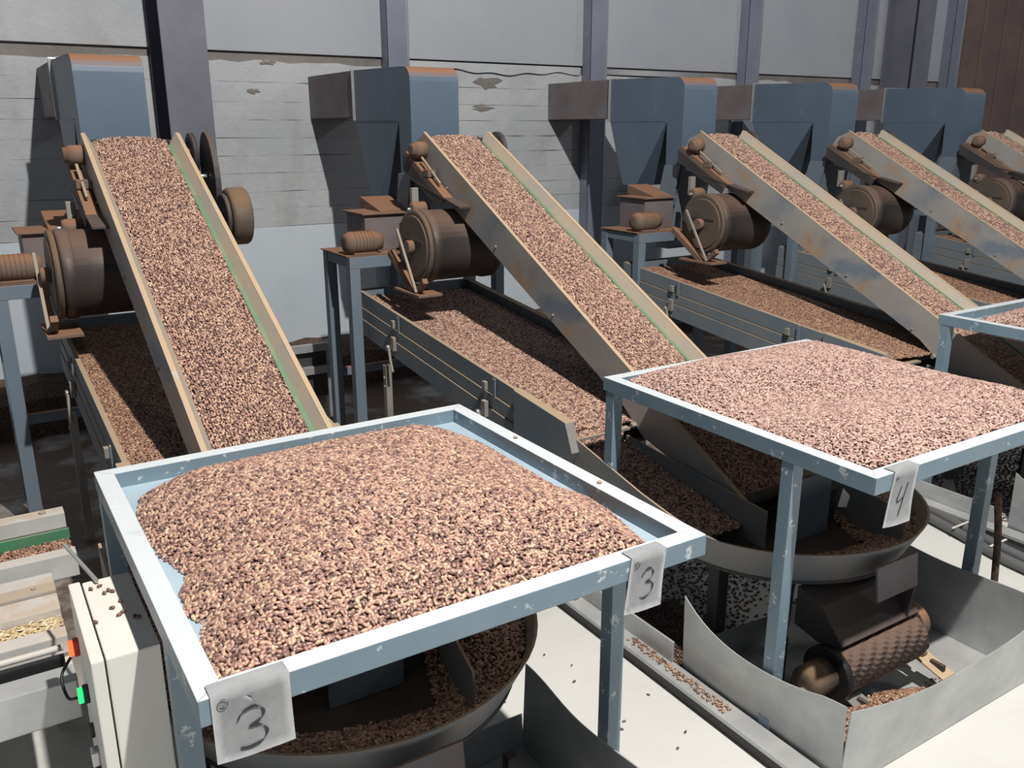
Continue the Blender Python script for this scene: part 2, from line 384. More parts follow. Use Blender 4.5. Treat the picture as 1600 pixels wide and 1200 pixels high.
def inside(P, x, y):
    c = np.zeros(x.shape, bool); n = len(P)
    for i in range(n):
        x1, y1 = P[i]; x2, y2 = P[(i + 1) % n]
        k = ((y1 > y) != (y2 > y)) & (x < (x2 - x1) * (y - y1) / (y2 - y1 + 1e-12) + x1); c ^= k
    return c
def dist(P, x, y):
    d = np.full(x.shape, 9.)
    for i in range(len(P)):
        x1, y1 = P[i]; x2, y2 = P[(i + 1) % len(P)]; dx, dy = x2 - x1, y2 - y1
        t = np.clip(((x - x1) * dx + (y - y1) * dy) / (dx * dx + dy * dy), 0, 1)
        d = np.minimum(d, np.hypot(x - x1 - t * dx, y - y1 - t * dy))
    return d
def vnoise(x, y, s, seed):
    r = np.random.default_rng(seed); o = 0
    for i in range(5):
        a = r.uniform(0, 6.28); k = s * r.uniform(.6, 1.6); o = o + np.sin((x * math.cos(a) + y * math.sin(a)) * k + r.uniform(0, 6.28))
    return o / 5
def nuts(name, label, cat, poly, hf, mat='nut_brown', sub=2, sp=.0086, scl=1.0, bed=True, yaw=None, keep=None, depth=.05, tilt=.45, layers=1, group=None, parent=None, tone=None):
    """scatter nuts over height field hf inside poly"""
    P = np.array(poly); x0, y0 = P.min(0); x1, y1 = P.max(0)
    gx, gy = np.meshgrid(np.arange(x0, x1, sp), np.arange(y0, y1, sp)); gx = gx.ravel(); gy = gy.ravel()
    n = len(gx); j_ = .34 if bed else .5; gx = gx + rng.uniform(-j_, j_, n) * sp; gy = gy + rng.uniform(-j_, j_, n) * sp
    ok = inside(poly, gx, gy)
    if keep is not None: ok &= keep(gx, gy)
    gx, gy = gx[ok], gy[ok]; n = len(gx); gz = hf(gx, gy); e = .004
    nx = -(hf(gx + e, gy) - hf(gx - e, gy)) / (2 * e); ny = -(hf(gx, gy + e) - hf(gx, gy - e)) / (2 * e)
    nx = np.clip(nx, -2, 2); ny = np.clip(ny, -2, 2)
    nz = np.ones(n); l = np.sqrt(nx * nx + ny * ny + 1); Z = np.stack([nx / l, ny / l, nz / l], 1)
    Z = Z + rng.normal(0, tilt * .5, (n, 3)) * [1, 1, .2]; Z /= np.linalg.norm(Z, axis=1)[:, None]
    a = rng.uniform(0, 2 * math.pi, n) if yaw is None else rng.normal(yaw, .45, n)
    h = np.stack([np.cos(a), np.sin(a), np.zeros(n)], 1); Xv = h - Z * (h * Z).sum(1)[:, None]; Xv /= np.linalg.norm(Xv, axis=1)[:, None]
    Yv = np.cross(Z, Xv)
    rot = np.stack([np.arctan2(Yv[:, 2], Z[:, 2]), np.arcsin(np.clip(-Xv[:, 2], -1, 1)), np.arctan2(Xv[:, 1], Xv[:, 0])], 1)
    sc = rng.uniform(.82, 1.18, n) * scl
    pz = gz + (rng.uniform(-.0012, .0018, n) if bed else .0035)
    V = [np.stack([gx, gy, pz], 1)]; F = []
    if bed:
        m_ = 46; bx = np.linspace(x0, x1, m_); by = np.linspace(y0, y1, m_); BX, BY = np.meshgrid(bx, by); BZ = hf(BX, BY) - .003
        V.append(np.stack([BX.ravel(), BY.ravel(), BZ.ravel()], 1))
        cx = (BX[:-1, :-1] + BX[1:, 1:]) / 2; cy = (BY[:-1, :-1] + BY[1:, 1:]) / 2; inn = inside(poly, cx, cy) & (dist(poly, cx, cy) > .5 * max(x1 - x0, y1 - y0) / m_)
        for j, i in zip(*np.nonzero(inn)): k = n + j * m_ + i; F.append((k, k + 1, k + m_ + 1, k + m_))
    V = np.concatenate(V); me = D.meshes.new(name); me.from_pydata(V.tolist(), [], F); N_ = len(V)
    flag = np.zeros(N_, bool); flag[:n] = True
    if bed:   # drop unused bed vertices from being anything but bed
        pass
    a_ = me.attributes.new('is_nut', 'BOOLEAN', 'POINT'); a_.data.foreach_set('value', flag)
    r_ = np.zeros((N_, 3), np.float32); r_[:n] = rot; a_ = me.attributes.new('rot', 'FLOAT_VECTOR', 'POINT'); a_.data.foreach_set('vector', r_.ravel())
    s_ = np.ones(N_, np.float32); s_[:n] = sc; a_ = me.attributes.new('scl', 'FLOAT', 'POINT'); a_.data.foreach_set('value', s_)
    t_ = np.zeros(N_, np.float32); t_[:n] = rng.uniform(0, 1, n) if tone is None else tone(gx, gy); a_ = me.attributes.new('tone', 'FLOAT', 'POINT'); a_.data.foreach_set('value', t_)
    me.materials.append(MATS['nut_bed'])
    for p_ in me.polygons: p_.use_smooth = True
    o = D.objects.new(name, me); COL.objects.link(o); md = o.modifiers.new('nuts', 'NODES'); md.node_group = NG[(mat, sub)]
    tag(o, label, cat, group, 'stuff')
    return o

# ------------------------------------------------------------------ one processing line, built in local x (0 = right edge of its hood)
XS = [.869, 2.58, 4.65, 6.19, 7.965]
SX = [.15, 0, -.09, -.06, -.06]      # the screens do not sit exactly alike under their hoods
WHO = ['leftmost', 'second from left', 'middle', 'fourth from left', 'far right']

def make_separator():
    t = thing('grain_separator', '', 'machine', (XS[1], 0, 0), 'separators along the wall')
    # rounded head of the hood
    fr = [(4.66 + .08 * (1 - math.cos(a)), 2.21 - .08 * (1 - math.sin(a))) for a in np.linspace(0, math.pi / 2, 6)]
    pts = [(4.66, 1.60)] + fr + [(5.46, 2.225), (5.46, 1.92), (5.29, 1.46), (5.13, 1.46), (4.82, 1.92), (4.815, 1.60)]
    o = prism('hood', t, 'hood_blue', pts, -.31, 0, bv=.002)
    box('hood_seam', t, 'hood_blue', (-.3125, -.3102), (4.83, 5.45), (1.916, 1.921), 0)
    boxes('funnel_spout', t, 'frame_blue', [((-.25, -.12), (5.18, 5.28), (1.22, 1.462))])
    boxes('duct', t, 'duct_grey', [((-.31, -.02), (5.462, YW - .002), (1.94, 2.225))], .004)
    boxes('duct_flange', t, 'bright_steel', [((-.325, .008), (5.462, 5.474), (1.92, 2.235))], .002)
    # lower chute, leaning towards the wall
    prism('chute', t, 'frame_blue', [(4.66, 1.60), (4.815, 1.60), (4.90, 1.03), (4.76, 1.03)], -.30, -.01, bv=.002)
    prism('chute_flange', t, 'frame_blue', [(4.64, 1.62), (4.80, 1.62), (4.90, 1.20), (4.76, 1.20)], -.335, -.322, bv=.002)
    # feed box with a dusty lid beside the chute
    boxes('feed_box', t, 'duct_grey', [((-.62, -.36), (4.66, 4.93), (1.198, 1.40))], .004)
    boxes('feed_box_lid', t, 'rust_dust', [((-.64, -.34), (4.64, 4.95), (1.402, 1.412))], .003)
    prism('dust_cover', t, 'rust_dust', [(4.70, 1.413), (5.0, 1.413), (5.0, 1.48)], -.5, -.31, bv=.003)
    # stand
    for x in (-.75, .19):
        for y in (4.55, 4.9): beam('frame_leg', t, 'frame_blue', (x, y, 0), (x, y, 1.125), .06, .06)
    for y in (4.55, 4.9): box('frame_beam', t, 'frame_blue', (-.78, .22), (y - .03, y + .03), (1.126, 1.19), .003)
    for x in (-.75, .19): box('side_beam', t, 'frame_blue', (x - .025, x + .025), (4.581, 4.869), (1.13, 1.185), .003)
    for z in (.42,): box('cross_rail', t, 'frame_blue', (-.739, .159), (4.88, 4.92), (z, z + .05), .003)
    # motor on the beam
    mo = cyl('motor', t, 'rust_dust', (-.78, 4.59, 1.262), (-.56, 4.59, 1.262), .062, 20, [(0, .02), (.001, .045), (.03, .062), (.17, .062), (.19, .05), (.22, .048)])
    boxes('motor_foot', mo, 'rust_dust', [((-.74, -.60), (4.54, 4.64), (1.198, 1.208))])
    for k in range(6): cyl('cooling_fin', mo, 'rust_dust', (-.73 + k * .02, 4.59, 1.262), (-.724 + k * .02, 4.59, 1.262), .0645, 20)
    # sorting drum
    cyl('drum', t, 'drum_dark', (-.53, 4.17, 1.275), (-.11, 4.17, 1.275), .19, 40, [(0, .15), (.002, .185), (.01, .192), (.05, .192), (.055, .186), (.36, .186), (.365, .192), (.41, .192), (.418, .185), (.42, .14)])
    cp = cyl('drum_cap', t, 'drum_cap_steel', (-.562, 4.17, 1.275), (-.531, 4.17, 1.275), .162, 36)
    cyl('hub', cp, 'rust_dust', (-.60, 4.17, 1.275), (-.563, 4.17, 1.275), .035, 16)
    boxes('cap_slot', cp, 'dark_iron', [((-.566, -.560), (4.06, 4.27), (1.30, 1.315))], .001)
    cyl('rim', t, 'drum_cap_steel', (-.555, 4.17, 1.275), (-.531, 4.17, 1.275), .19, 40, [(0, .175), (0.001, .19), (.022, .19), (.024, .175)])
    # V bracket and rod holding the drum
    br = beam('drum_bracket', t, 'rust_dust', (-.585, 4.40, 1.22), (-.585, 4.10, 1.03), .035, .035)
    beam('bracket_arm', br, 'rust_dust', (-.585, 4.10, 1.035), (-.585, 3.99, 1.12), .03, .03)
    beam('brace_rod', br, 'clamp_grey', (-.605, 4.27, 1.36), (-.605, 4.06, 1.05), .014, .014)
    boxes('dust_shelf', br, 'rust_dust', [((-.62, -.48), (4.0, 4.3), (1.03, 1.045))])
    box('dusty_deck', t, 'rust_dust', (-.79, -.31), (4.535, 4.94), (1.191, 1.197), .001)
    # small gear motor above the drum
    g = cyl('gear_motor', t, 'rust_dust', (-.475, 4.36, 1.45), (-.375, 4.36, 1.45), .040, 18, [(0, .02), (.002, .035), (.02, .040), (.08, .040), (.10, .03)])
    cyl('shaft', g, 'bright_steel', (-.495, 4.36, 1.45), (-.475, 4.36, 1.45), .010, 10)
    boxes('gear_motor_plate', g, 'clamp_grey', [((-.44, -.40), (4.41, 4.44), (1.44, 1.56))])
    prism('guard_plate', t, 'dark_iron', [(3.95, 1.478), (4.52, 1.60), (4.52, 1.61), (3.95, 1.488)], -.40, -.02, bv=.001)
    for z in (1.72, 1.78): pass
    return t

SL = .514; ZT = lambda y: .925 + (y - 2.66) * SL       # top line of the conveyor side plates
def make_conveyor():
    t = thing('belt_conveyor', '', 'conveyor', (XS[1], 0, 0), 'inclined belt conveyors')
    def strip(ya, yb, d0, d1): return [(ya, ZT(ya) - d0), (yb, ZT(yb) - d0), (yb, ZT(yb) - d1), (ya, ZT(ya) - d1)]
    low = [(4.45, ZT(4.45)), (4.56, ZT(4.45) - .04), (4.62, ZT(4.45) - .14), (2.70, ZT(2.7) - .17), (2.55, .66), (2.30, .60), (2.02, .50), (1.90, .50), (1.94, ZT(1.94)), ]
    for s, x in ((-1, -.335), (1, .085)):
        p = prism('side_plate', t, 'conveyor_side', low, x, x + .006, bv=.001)
        for y in (4.2, 3.7, 3.2, 2.75): bolt(p, (x + (0 if s < 0 else .006), y, ZT(y) - .15), (s, 0, 0), .007)
        # folded lip and inner skirt down to the belt
        bm = bmesh.new()
        xo = x + (.006 if s < 0 else 0); xi = xo + .042 * (1 if s < 0 else -1) 
        A = []
        for y in (4.47, 1.95):
            A.append([bm.verts.new((a, y, ZT(y) + dz)) for a, dz in ((xo, .001), (xo + (-s) * .012, .001), (xi, -.052), (xi, -.056), (xo + (-s) * .010, -.004), (xo, -.004))])
        bm.faces.new(A[0]); bm.faces.new(A[1][::-1])
        for i in range(6): bm.faces.new((A[0][i], A[1][i], A[1][(i + 1) % 6], A[0][(i + 1) % 6]))
        mobj('skirt', bm, 'skirt_grey', t)
        prism('lip', t, 'lip_tan', strip(4.46, 1.95, -.004, -.0005), min(x, x + s * -.0) - (.0 if s < 0 else .012), x + .006 + (.012 if s < 0 else 0), bv=0)
        if s > 0:
            for y in np.arange(2.6, 4.3, .28): bolt(p, (xo - .024, y, ZT(y) - .028), (-.7, -.3, .6), .004, .004, 'rivet')
    prism('belt', t, 'rubber_black', strip(4.52, 1.98, .056, .066), -.30, .05, bv=0)
    prism('belt_edge', t, 'belt_green', strip(4.45, 1.98, .045, .0555), .030, .048, bv=0)
    prism('return_belt', t, 'rubber_black', strip(4.52, 2.5, .135, .143), -.30, .05, bv=0)
    cyl('head_roller', t, 'dark_iron', (-.325, 4.53, ZT(4.53) - .10), (.083, 4.53, ZT(4.53) - .10), .036, 20)
    cyl('tail_roller', t, 'dark_iron', (-.325, 2.02, .56), (.083, 2.02, .56), .028, 20)
    # bearing and its dusty shelf on the left
    s = prism('bearing_shelf', t, 'rust_dust', [(4.56, 1.75), (4.60, 1.73), (4.15, 1.50), (4.11, 1.52)], -.398, -.345, bv=.002)
    prism('shelf_web', s, 'dark_iron', [(4.60, 1.73), (4.15, 1.497), (4.17, 1.46), (4.60, 1.65)], -.398, -.392, bv=0)
    b = cyl('bearing', t, 'rust_dust', (-.42, 4.45, 1.76), (-.34, 4.45, 1.76), .040, 22, [(0, .02), (.001, .034), (.02, .036), (.022, .044), (.09, .044)])
    boxes('take_up_block', b, 'rust_dust', [((-.40, -.35), (4.29, 4.35), (1.62, 1.66))], .004)
    beam('take_up_screw', b, 'clamp_grey', (-.375, 4.41, 1.72), (-.375, 4.20, 1.59), .012, .012)
    pl = cyl('pulley_wheel', t, 'dark_iron', (.13, 4.47, 1.755), (.155, 4.47, 1.755), .10, 30, [(0, .06), (.001, .098), (.006, .10), (.011, .088), (.014, .088), (.019, .10), (.024, .098), (.025, .06)])
    cyl('pulley_hub', pl, 'rust_dust', (.092, 4.47, 1.755), (.165, 4.47, 1.755), .028, 16)
    bolt(t, (-.336, 2.60, .70), (-1, 0, 0), .013, .022)
    return t

ZR = lambda y: .764 + (y - 2.63) * .104               # rim of the shaking screen
def make_screen():
    t = thing('shaking_screen', '', 'screen', (XS[1], 0, 0), 'shaking screens under the drums')
    ya, yb = 2.98, 4.70
    for s, x in ((-1, -.68), (1, .04)):
        for k, (d0, d1, o) in enumerate(((0, .085, .010), (.089, .15, .005), (.154, .245, 0))):
            q = prism('side_rail', t, 'tray_blue', [(ya, ZR(ya) - d0), (yb, ZR(yb) - d0), (yb, ZR(yb) - d1), (ya, ZR(ya) - d1)], x + (o if s < 0 else 0), x + .03 + (o if s > 0 else 0) - (o if s < 0 else 0) * 0, bv=.002)
        prism('end_cheek', t, 'tray_blue', [(2.60, ZR(2.6) + .012), (2.975, ZR(2.975) + .012), (2.975, .60), (2.62, .56), (2.55, .66)], x - .014 if s < 0 else x, x + .03 if s < 0 else x + .044, bv=.003)
        if s < 0:
            for y in (4.18, 3.22):
                boxes('catch_plate', t, 'clamp_grey', [((x - .018, x - .001), (y - .014, y + .014), (ZR(y) - .075, ZR(y) - .035))], .003)
                c = boxes('clamp', t, 'clamp_grey', [((x - .022, x - .001), (y - .018, y + .018), (ZR(y) - .20, ZR(y) - .125))], .003)
                cyl('clamp_pin', c, 'bright_steel', (x - .04, y + .03, ZR(y) - .185), (x - .022, y + .03, ZR(y) - .185), .014, 12)
                tube('clamp_lever', c, 'clamp_grey', [(x - .03, y + .02, ZR(y) - .19), (x - .035, y - .005, ZR(y) - .25), (x - .035, y - .03, ZR(y) - .31)], .008, 8)
            bx = box('joint_strip', t, 'tray_blue', (x - .006, x), (4.12, 4.14), (ZR(4.13) - .09, ZR(4.13) - .002), .001)
            box('joint_strip', t, 'tray_blue', (x - .006, x), (3.14, 3.16), (ZR(3.15) - .09, ZR(3.15) - .002), .001)
    prism('screen_bed', t, 'tray_blue', [(2.66, ZR(2.66) - .085), (4.69, ZR(4.69) - .085), (4.69, ZR(4.69) - .10), (2.66, ZR(2.66) - .10)], -.649, .039, bv=0)
    prism('lower_bed', t, 'tray_blue', [(2.66, ZR(2.66) - .16), (4.69, ZR(4.69) - .22), (4.69, ZR(4.69) - .235), (2.66, ZR(2.66) - .175)], -.648, .038, bv=0)
    box('back_board', t, 'tray_blue', (-.648, .038), (4.672, 4.70), (ZR(4.7) - .084, ZR(4.7)), .002)
    box('discharge_lip', t, 'clamp_grey', (-.648, -.36), (2.60, 2.66), (ZR(2.66) - .086, ZR(2.66) - .074), .002)
    for x in (-.70, .095):
        for y in (3.05, 4.25):
            l = box('spring_post', t, 'clamp_grey', (x - .02, x + .015), (y - .02, y + .02), (0, ZR(y) - .30), .002)
            for z in (.05, .10): bolt(l, (x - .02, y, ZR(y) - .32 - z), (-1, 0, 0), .008, .006)
    return t

PR, PYC, PXC = .53, 2.03, -.13
def make_pan():
    t = thing('receiving_pan', '', 'pan', (XS[1], 0, 0), 'round fronted receiving pans')
    # wall: straight trough side, semicircular front, straight right side
    path = [(-.66, 2.595, .712, .50)] + [(-.66, 2.595 - k * .14, .712 - k * .03, .50 - k * .012) for k in range(1, 4)]
    for a in np.linspace(math.pi, 2 * math.pi, 33): path.append((PXC + PR * math.cos(a), PYC + PR * math.sin(a), .57 if a > 3.5 else .60 - (a - math.pi) * .08, .445))
    path += [(.40, 2.25, .57, .445), (.40, 2.42, .58, .45)]
    bm = bmesh.new(); A = []
    th = .008
    for i, (x, y, zt, zb) in enumerate(path):
        px_, py_ = path[max(i - 1, 0)][:2]; qx, qy = path[min(i + 1, len(path) - 1)][:2]
        d = Vector((qx - px_, qy - py_)).normalized(); nx, ny = -d.y * th, d.x * th
        tp = .88 if 2.01 > y else 1 - .12 * max(0, 1 - (y - 2.01) / .3)
        bx_, by_ = (PXC + (x - PXC) * tp, PYC + (y - PYC) * tp) if y < 2.31 else (x, y)
        A.append([bm.verts.new((bx_, by_, zb)), bm.verts.new((x, y, zt)), bm.verts.new((x + nx, y + ny, zt)), bm.verts.new((bx_ + nx, by_ + ny, zb))])
    bm.faces.new(A[0]); bm.faces.new(A[-1][::-1])
    for a, b in zip(A, A[1:]):
        for j in range(4): bm.faces.new((a[j], b[j], b[(j + 1) % 4], a[(j + 1) % 4]))
    o = mobj('pan_wall', bm, 'pan_blue', t, True)
    o.data.set_sharp_from_angle(angle=.6)
    fl = [(PXC + (x - PXC) * .885, PYC + (y - PYC) * .885) if y < 2.1 else (x, y) for x, y, _, _ in path if y < 2.5] + [(.40, 2.5), (-.66, 2.5)]
    prism('pan_floor', t, 'dark_iron', fl[::1], .435, .446, 'z', 0)  # near-black colour puts the deep shade inside the pan into its floor
    prism('trough_floor', t, 'pan_blue', [(2.58, .50), (2.30, .448), (2.30, .442), (2.58, .49)], -.651, -.36, bv=0)
    boxes('back_wall', t, 'pan_blue', [((.092, .398), (2.42, 2.43), (.445, .60))])
    prism('guide_plate', t, 'pan_blue', [(2.62, .655), (1.86, .602), (1.86, .46), (2.62, .50)], -.366, -.359, bv=.001)
    boxes('boot_cover', t, 'frame_blue', [((-.25, -.04), (1.852, 1.858), (.45, .69))], .002)
    beam('divider_plate', t, 'pan_blue', (.12, 2.02, .54), (.03, 1.60, .53), .008, .15)
    boxes('scraper_box', t, 'dark_iron', [((-.20, .02), (1.87, 1.93), (.47, .60))], .004)
    # conical underside and legs
    bm = bmesh.new(); _lathe(bm, (PXC, PYC - .02, .434), (PXC, PYC - .02, .33), [(0, .42), (.10, .16)], 28); mobj('pan_underside', bm, 'pan_blue', t, True)
    for x, y in ((-.50, 2.32), (.24, 2.32), (-.46, 1.97)): beam('pan_leg', t, 'dark_iron', (x, y, 0), (x, y, .433), .05, .05)
    beam('angled_leg', t, 'frame_blue', (-.36, 1.75, .43), (-.48, 1.68, .06), .05, .035)
    return t

def make_roller():
    t = thing('magnetic_roller', '', 'roller', (XS[1], 0, 0), 'rollers under the receiving pans')
    y, z = 1.50, .20
    bm = bmesh.new(); n = 40; rows = 26; R = []
    for i in range(rows + 1):
        x = -.42 + .40 * i / rows
        R.append([bm.verts.new((x, y + math.cos(2 * math.pi * j / n) * r, z + math.sin(2 * math.pi * j / n) * r)) for j in range(n) for r in [(.078 + .004 * (((i + j) // 2) % 2))]])
    for a, b in zip(R, R[1:]):
        for j in range(n): bm.faces.new((a[j], a[(j + 1) % n], b[(j + 1) % n], b[j]))
    bm.faces.new(R[0][::-1]); bm.faces.new(R[-1]); mobj('knurled_roller', bm, 'drum_dark', t)
    cyl('end_disc', t, 'rubber_black', (-.45, y, z), (-.422, y, z), .09, 30)
    mt = cyl('roller_motor', t, 'drum_cap_steel', (-.56, y, z), (-.452, y, z), .055, 22, [(0, .02), (.002, .045), (.02, .055), (.108, .055)])
    cyl('motor_boss', mt, 'bright_steel', (-.575, y - .01, z - .02), (-.56, y - .01, z - .02), .018, 12)
    cyl('right_bearing', t, 'rust_dust', (.0, y + .02, z + .03), (.04, y + .02, z + .03), .065, 24)
    prism('hopper_plate', t, 'dark_iron', [(1.47, .30), (1.56, .40), (1.66, .43), (1.66, .29), (1.56, .27)], -.42, -.02, bv=.002)
    prism('chute_plate', t, 'duct_grey', [(1.46, .42), (1.475, .535), (1.483, .535), (1.468, .42)], -.28, -.07, bv=.001)
    prism('chute_side', t, 'dark_iron', [(1.46, .418), (1.47, .30), (1.56, .40)], -.09, -.082, bv=0)
    for x, nm in ((-.40, 'bright_steel'), (-.01, 'brace_tan')):
        b = prism('foot_bracket', t, nm, [(1.36, .095), (1.47, .125), (1.47, .119), (1.36, .089)], x, x + .07, bv=.001)
        boxes('slot', b, 'dark_iron', [((x + .028, x + .042), (1.38, 1.43), (.10, .124))], 0)
        beam('bracket_stem', b, 'rust_dust', (x + .035, 1.465, .12), (x + .035, 1.50, .19), .03, .03)
    box('base_bar', t, 'dark_iron', (-.55, .20), (1.62, 1.66), (.02, .06), .002)
    for x in (-.50, .16): beam('stand', t, 'dark_iron', (x, 1.64, .06), (x, 1.64, .28), .03, .03)
    return t

def make_bin():
    t = thing('catch_bin', '', 'bin', (XS[1], 0, 0), 'galvanised sheet bins on the floor')
    # thin bent sheet walls; top edges sag
    def sheet(name, P, Q, zf, bow, n=18, thick=.004):
        bm = bmesh.new(); A = []
        P = Vector(P); Q = Vector(Q); nrm = (Q - P).cross(Vector((0, 0, 1))).normalized()
        for i in range(n + 1):
            s = i / n; c = P.lerp(Q, s); row = []
            for j in range(5):
                v = j / 4; z = zf(s) * v; off = nrm * (bow * math.sin(math.pi * s) * v + .012 * math.sin(7 * s + 1) * v)
                row.append(c + off + Vector((0, 0, z + .004)))
            A.append([bm.verts.new(p) for p in row] + [bm.verts.new(p - nrm * thick) for p in row[::-1]])
        k = 10
        for a, b in zip(A, A[1:]):
            for j in range(k): bm.faces.new((a[j], b[j], b[(j + 1) % k], a[(j + 1) % k]))
        bm.faces.new(A[0]); bm.faces.new(A[-1][::-1]); mobj(name, bm, 'galvanised', t, True).data.set_sharp_from_angle(angle=.8)
    x0, x1, y0, y1 = -.65, .39, 1.27, 1.93
    sheet('left_sheet', (x0, y1, 0), (x0, y0, 0), lambda s: .30 - .055 * math.sin(math.pi * min(1, s * 1.1)) + .03 * (1 - s) ** 3, .035)
    sheet('front_sheet', (x0, y0, 0), (x1, y0, 0), lambda s: .285 - .02 * math.sin(math.pi * s), .06)
    sheet('right_sheet', (x1, y0, 0), (x1, y1, 0), lambda s: .30, .0)
    sheet('rear_sheet', (x1, y1, 0), (x0 + .01, y1, 0), lambda s: .12, .0)
    box('bin_floor', t, 'galvanised', (x0 + .005, x1 - .005), (y0 + .005, y1 - .005), (.004, .010), 0)
    return t

def make_table():
    t = thing('feed_table', '', 'table', (XS[1], 0, 0), 'raised blue metal tables')
    x0, x1, y0, y1, zt, zb, w_ = -.660, .448, 1.268, 2.412, 1.0, .95, .045
    # four mitred box-section rails
    for a, b, c, d in (((x0, y0), (x1, y0), (x1 - w_, y0 + w_), (x0 + w_, y0 + w_)), ((x1, y0), (x1, y1), (x1 - w_, y1 - w_), (x1 - w_, y0 + w_)),
                       ((x1, y1), (x0, y1), (x0 + w_, y1 - w_), (x1 - w_, y1 - w_)), ((x0, y1), (x0, y0), (x0 + w_, y0 + w_), (x0 + w_, y1 - w_))):
        prism('rail', t, 'table_blue', [a, b, c, d], zb, zt, 'z', .002)
    box('sheet', t, 'table_sheet_blue', (x0 + w_ - .004, x1 - w_ + .004), (y0 + w_ - .004, y1 - w_ + .004), (.952, .958), 0)
    for x in (x0 + .024, x1 - .024):
        for y in (1.555, 2.375):
            l = beam('leg', t, 'table_blue', (x, y, .004), (x, y, zb - .0), .044, .044)
            boxes('foot_plate', l, 'table_blue', [((x - .035, x + .035), (y - .035, y + .035), (0, .005))], .001)
    bm = bmesh.new(); cx_, cy_ = (x0 + x1) / 2, (y0 + y1) / 2; R = []
    for k, zz in ((.470, .949), (.44, .925), (.30, .885), (.12, .87)):
        R.append([bm.verts.new((cx_ + k * sx * 1.02, cy_ + k * sy * 1.05, zz)) for sx, sy in ((-1, -1), (1, -1), (1, 1), (-1, 1))])
    for a, b in zip(R, R[1:]):
        for i in range(4): bm.faces.new((a[i], a[(i + 1) % 4], b[(i + 1) % 4], b[i]))
    bm.faces.new(R[0]); bm.faces.new(R[-1]); mobj('under_dish', bm, 'skirt_grey', t)
    for y in (1.6, 2.0): bolt(t, (x1 - .022, y + .03, zt), (0, 0, 1), .007, .006)
    return t

def make_base():
    t = thing('base_frame', '', 'frame', (XS[1], 0, 0), 'low floor channels beside the bins')
    box('floor_channel', t, 'galvanised', (-.745, -.665), (1.30, 2.62), (.045, .06), .002)
    box('channel_web', t, 'dark_iron', (-.735, -.725), (1.30, 2.62), (0, .045), 0)
    box('inner_lip', t, 'galvanised', (-.675, -.665), (1.96, 2.62), (.061, .14), .002)
    b = cyl('anchor_bolt', t, 'bright_steel', (-.705, 2.50, .061), (-.705, 2.50, .135), .009, 10)
    cyl('nut', b, 'bright_steel', (-.705, 2.50, .062), (-.705, 2.50, .078), .02, 6)
    return t

sep, conv, scr, pan, rol, bn, tab, bas = (fn() for fn in (make_separator, make_conveyor, make_screen, make_pan, make_roller, make_bin, make_table, make_base))
LBL = {
 'sep': ['leftmost blue separator hood, chute and drum beside the big dark column', 'blue separator hood with dark drum behind the second conveyor from left', 'blue separator hood with rusty striped drum, third from left', 'blue separator hood with round brown drum end, fourth from left', 'farthest right blue separator hood in front of the brown sheet wall'],
 'conv': ['leftmost belt conveyor full of nuts, rising behind the nearest table', 'belt conveyor with green edged belt, rising behind the table signed 4', 'third belt conveyor from left, ending behind the far right table corner', 'fourth belt conveyor from left, blue blotch on its side, cut by frame', 'farthest right belt conveyor, only its top end in view'],
 'scr': ['leftmost shaking screen with dusty rim, left of the first conveyor', 'shaking screen with clamped grey-blue side rails between first two conveyors', 'shaking screen of dusty nuts between second and third conveyors', 'shaking screen between third and fourth conveyors', 'farthest right shaking screen, mostly hidden behind the fourth conveyor'],
 'pan': ['round-fronted pan of nuts in shadow under the nearest table', 'round-fronted blue pan of nuts under the table signed 4', 'round pan in shadow under the far right table'],
 'rol': ['roller assembly under the nearest pan at the bottom edge', 'knurled steel roller with rusty motor inside the galvanised bin', 'roller assembly under the far right pan'],
 'bin': ['galvanised bin below the nearest pan at the bottom edge', 'large bent galvanised sheet bin below the table signed 4', 'galvanised bin below the far right table'],
 'tab': ['nearest blue table with a round heap of nuts, signed 3', 'blue table brimming with nuts, signed 4', 'far right blue table corner with nuts'],
 'bas': ['low floor channel left of the nearest table bin', 'low steel floor channel with spilled nuts left of the large bin', 'low steel floor channel left of the far right bin']}
for key, proto, n in (('sep', sep, 5), ('conv', conv, 5), ('scr', scr, 5), ('pan', pan, 3), ('rol', rol, 3), ('bin', bn, 3), ('tab', tab, 3), ('bas', bas, 3)):
    proto['label'] = LBL[key][1]
    for i in range(n):
        if i != 1 and not (key == 'bas' and i == 0): copy_tree(proto, (XS[i] + (SX[i] if key == 'scr' else 0), 0, 0), LBL[key][i])

# ------------------------------------------------------------------ nut heaps
P3 = [(.262, 2.12), (.295, 2.26), (.40, 2.335), (.60, 2.36), (.90, 2.36), (1.10, 2.36), (1.205, 2.27), (1.238, 2.11), (1.236, 1.72), (1.268, 1.64), (1.262, 1.54), (1.235, 1.42), (1.215, 1.318),
      (.262, 1.318), (.258, 1.40), (.236+.026, 1.50), (.29, 1.57), (.262, 1.60), (.27, 1.70), (.30, 1.78), (.272, 1.90), (.26, 2.0)]
def h3(x, y):
    d = dist(P3, x, y); inn = inside(P3, x, y)
    fr = np.clip((y - 1.318) * 3.0 + .25, 0, 1)
    return .961 + np.where(inn, .14 * (1 - np.exp(-d * .66 / .14)) + .006 * vnoise(x, y, 14, 3), 0)
nuts('nut_heap', 'rounded heap of glossy brown pine nuts on the nearest table signed 3', 'nuts', P3, h3, 'nut_brown', 3, sp=.0078, scl=1.02, tilt=.32)
XT = XS[1]
P4 = [(1.985, 2.345), (2.25, 2.366), (2.75, 2.366), (2.975, 2.33), (2.98, 1.75), (2.982, 1.318), (1.968, 1.318), (1.968, 2.0), (1.97, 2.28)]
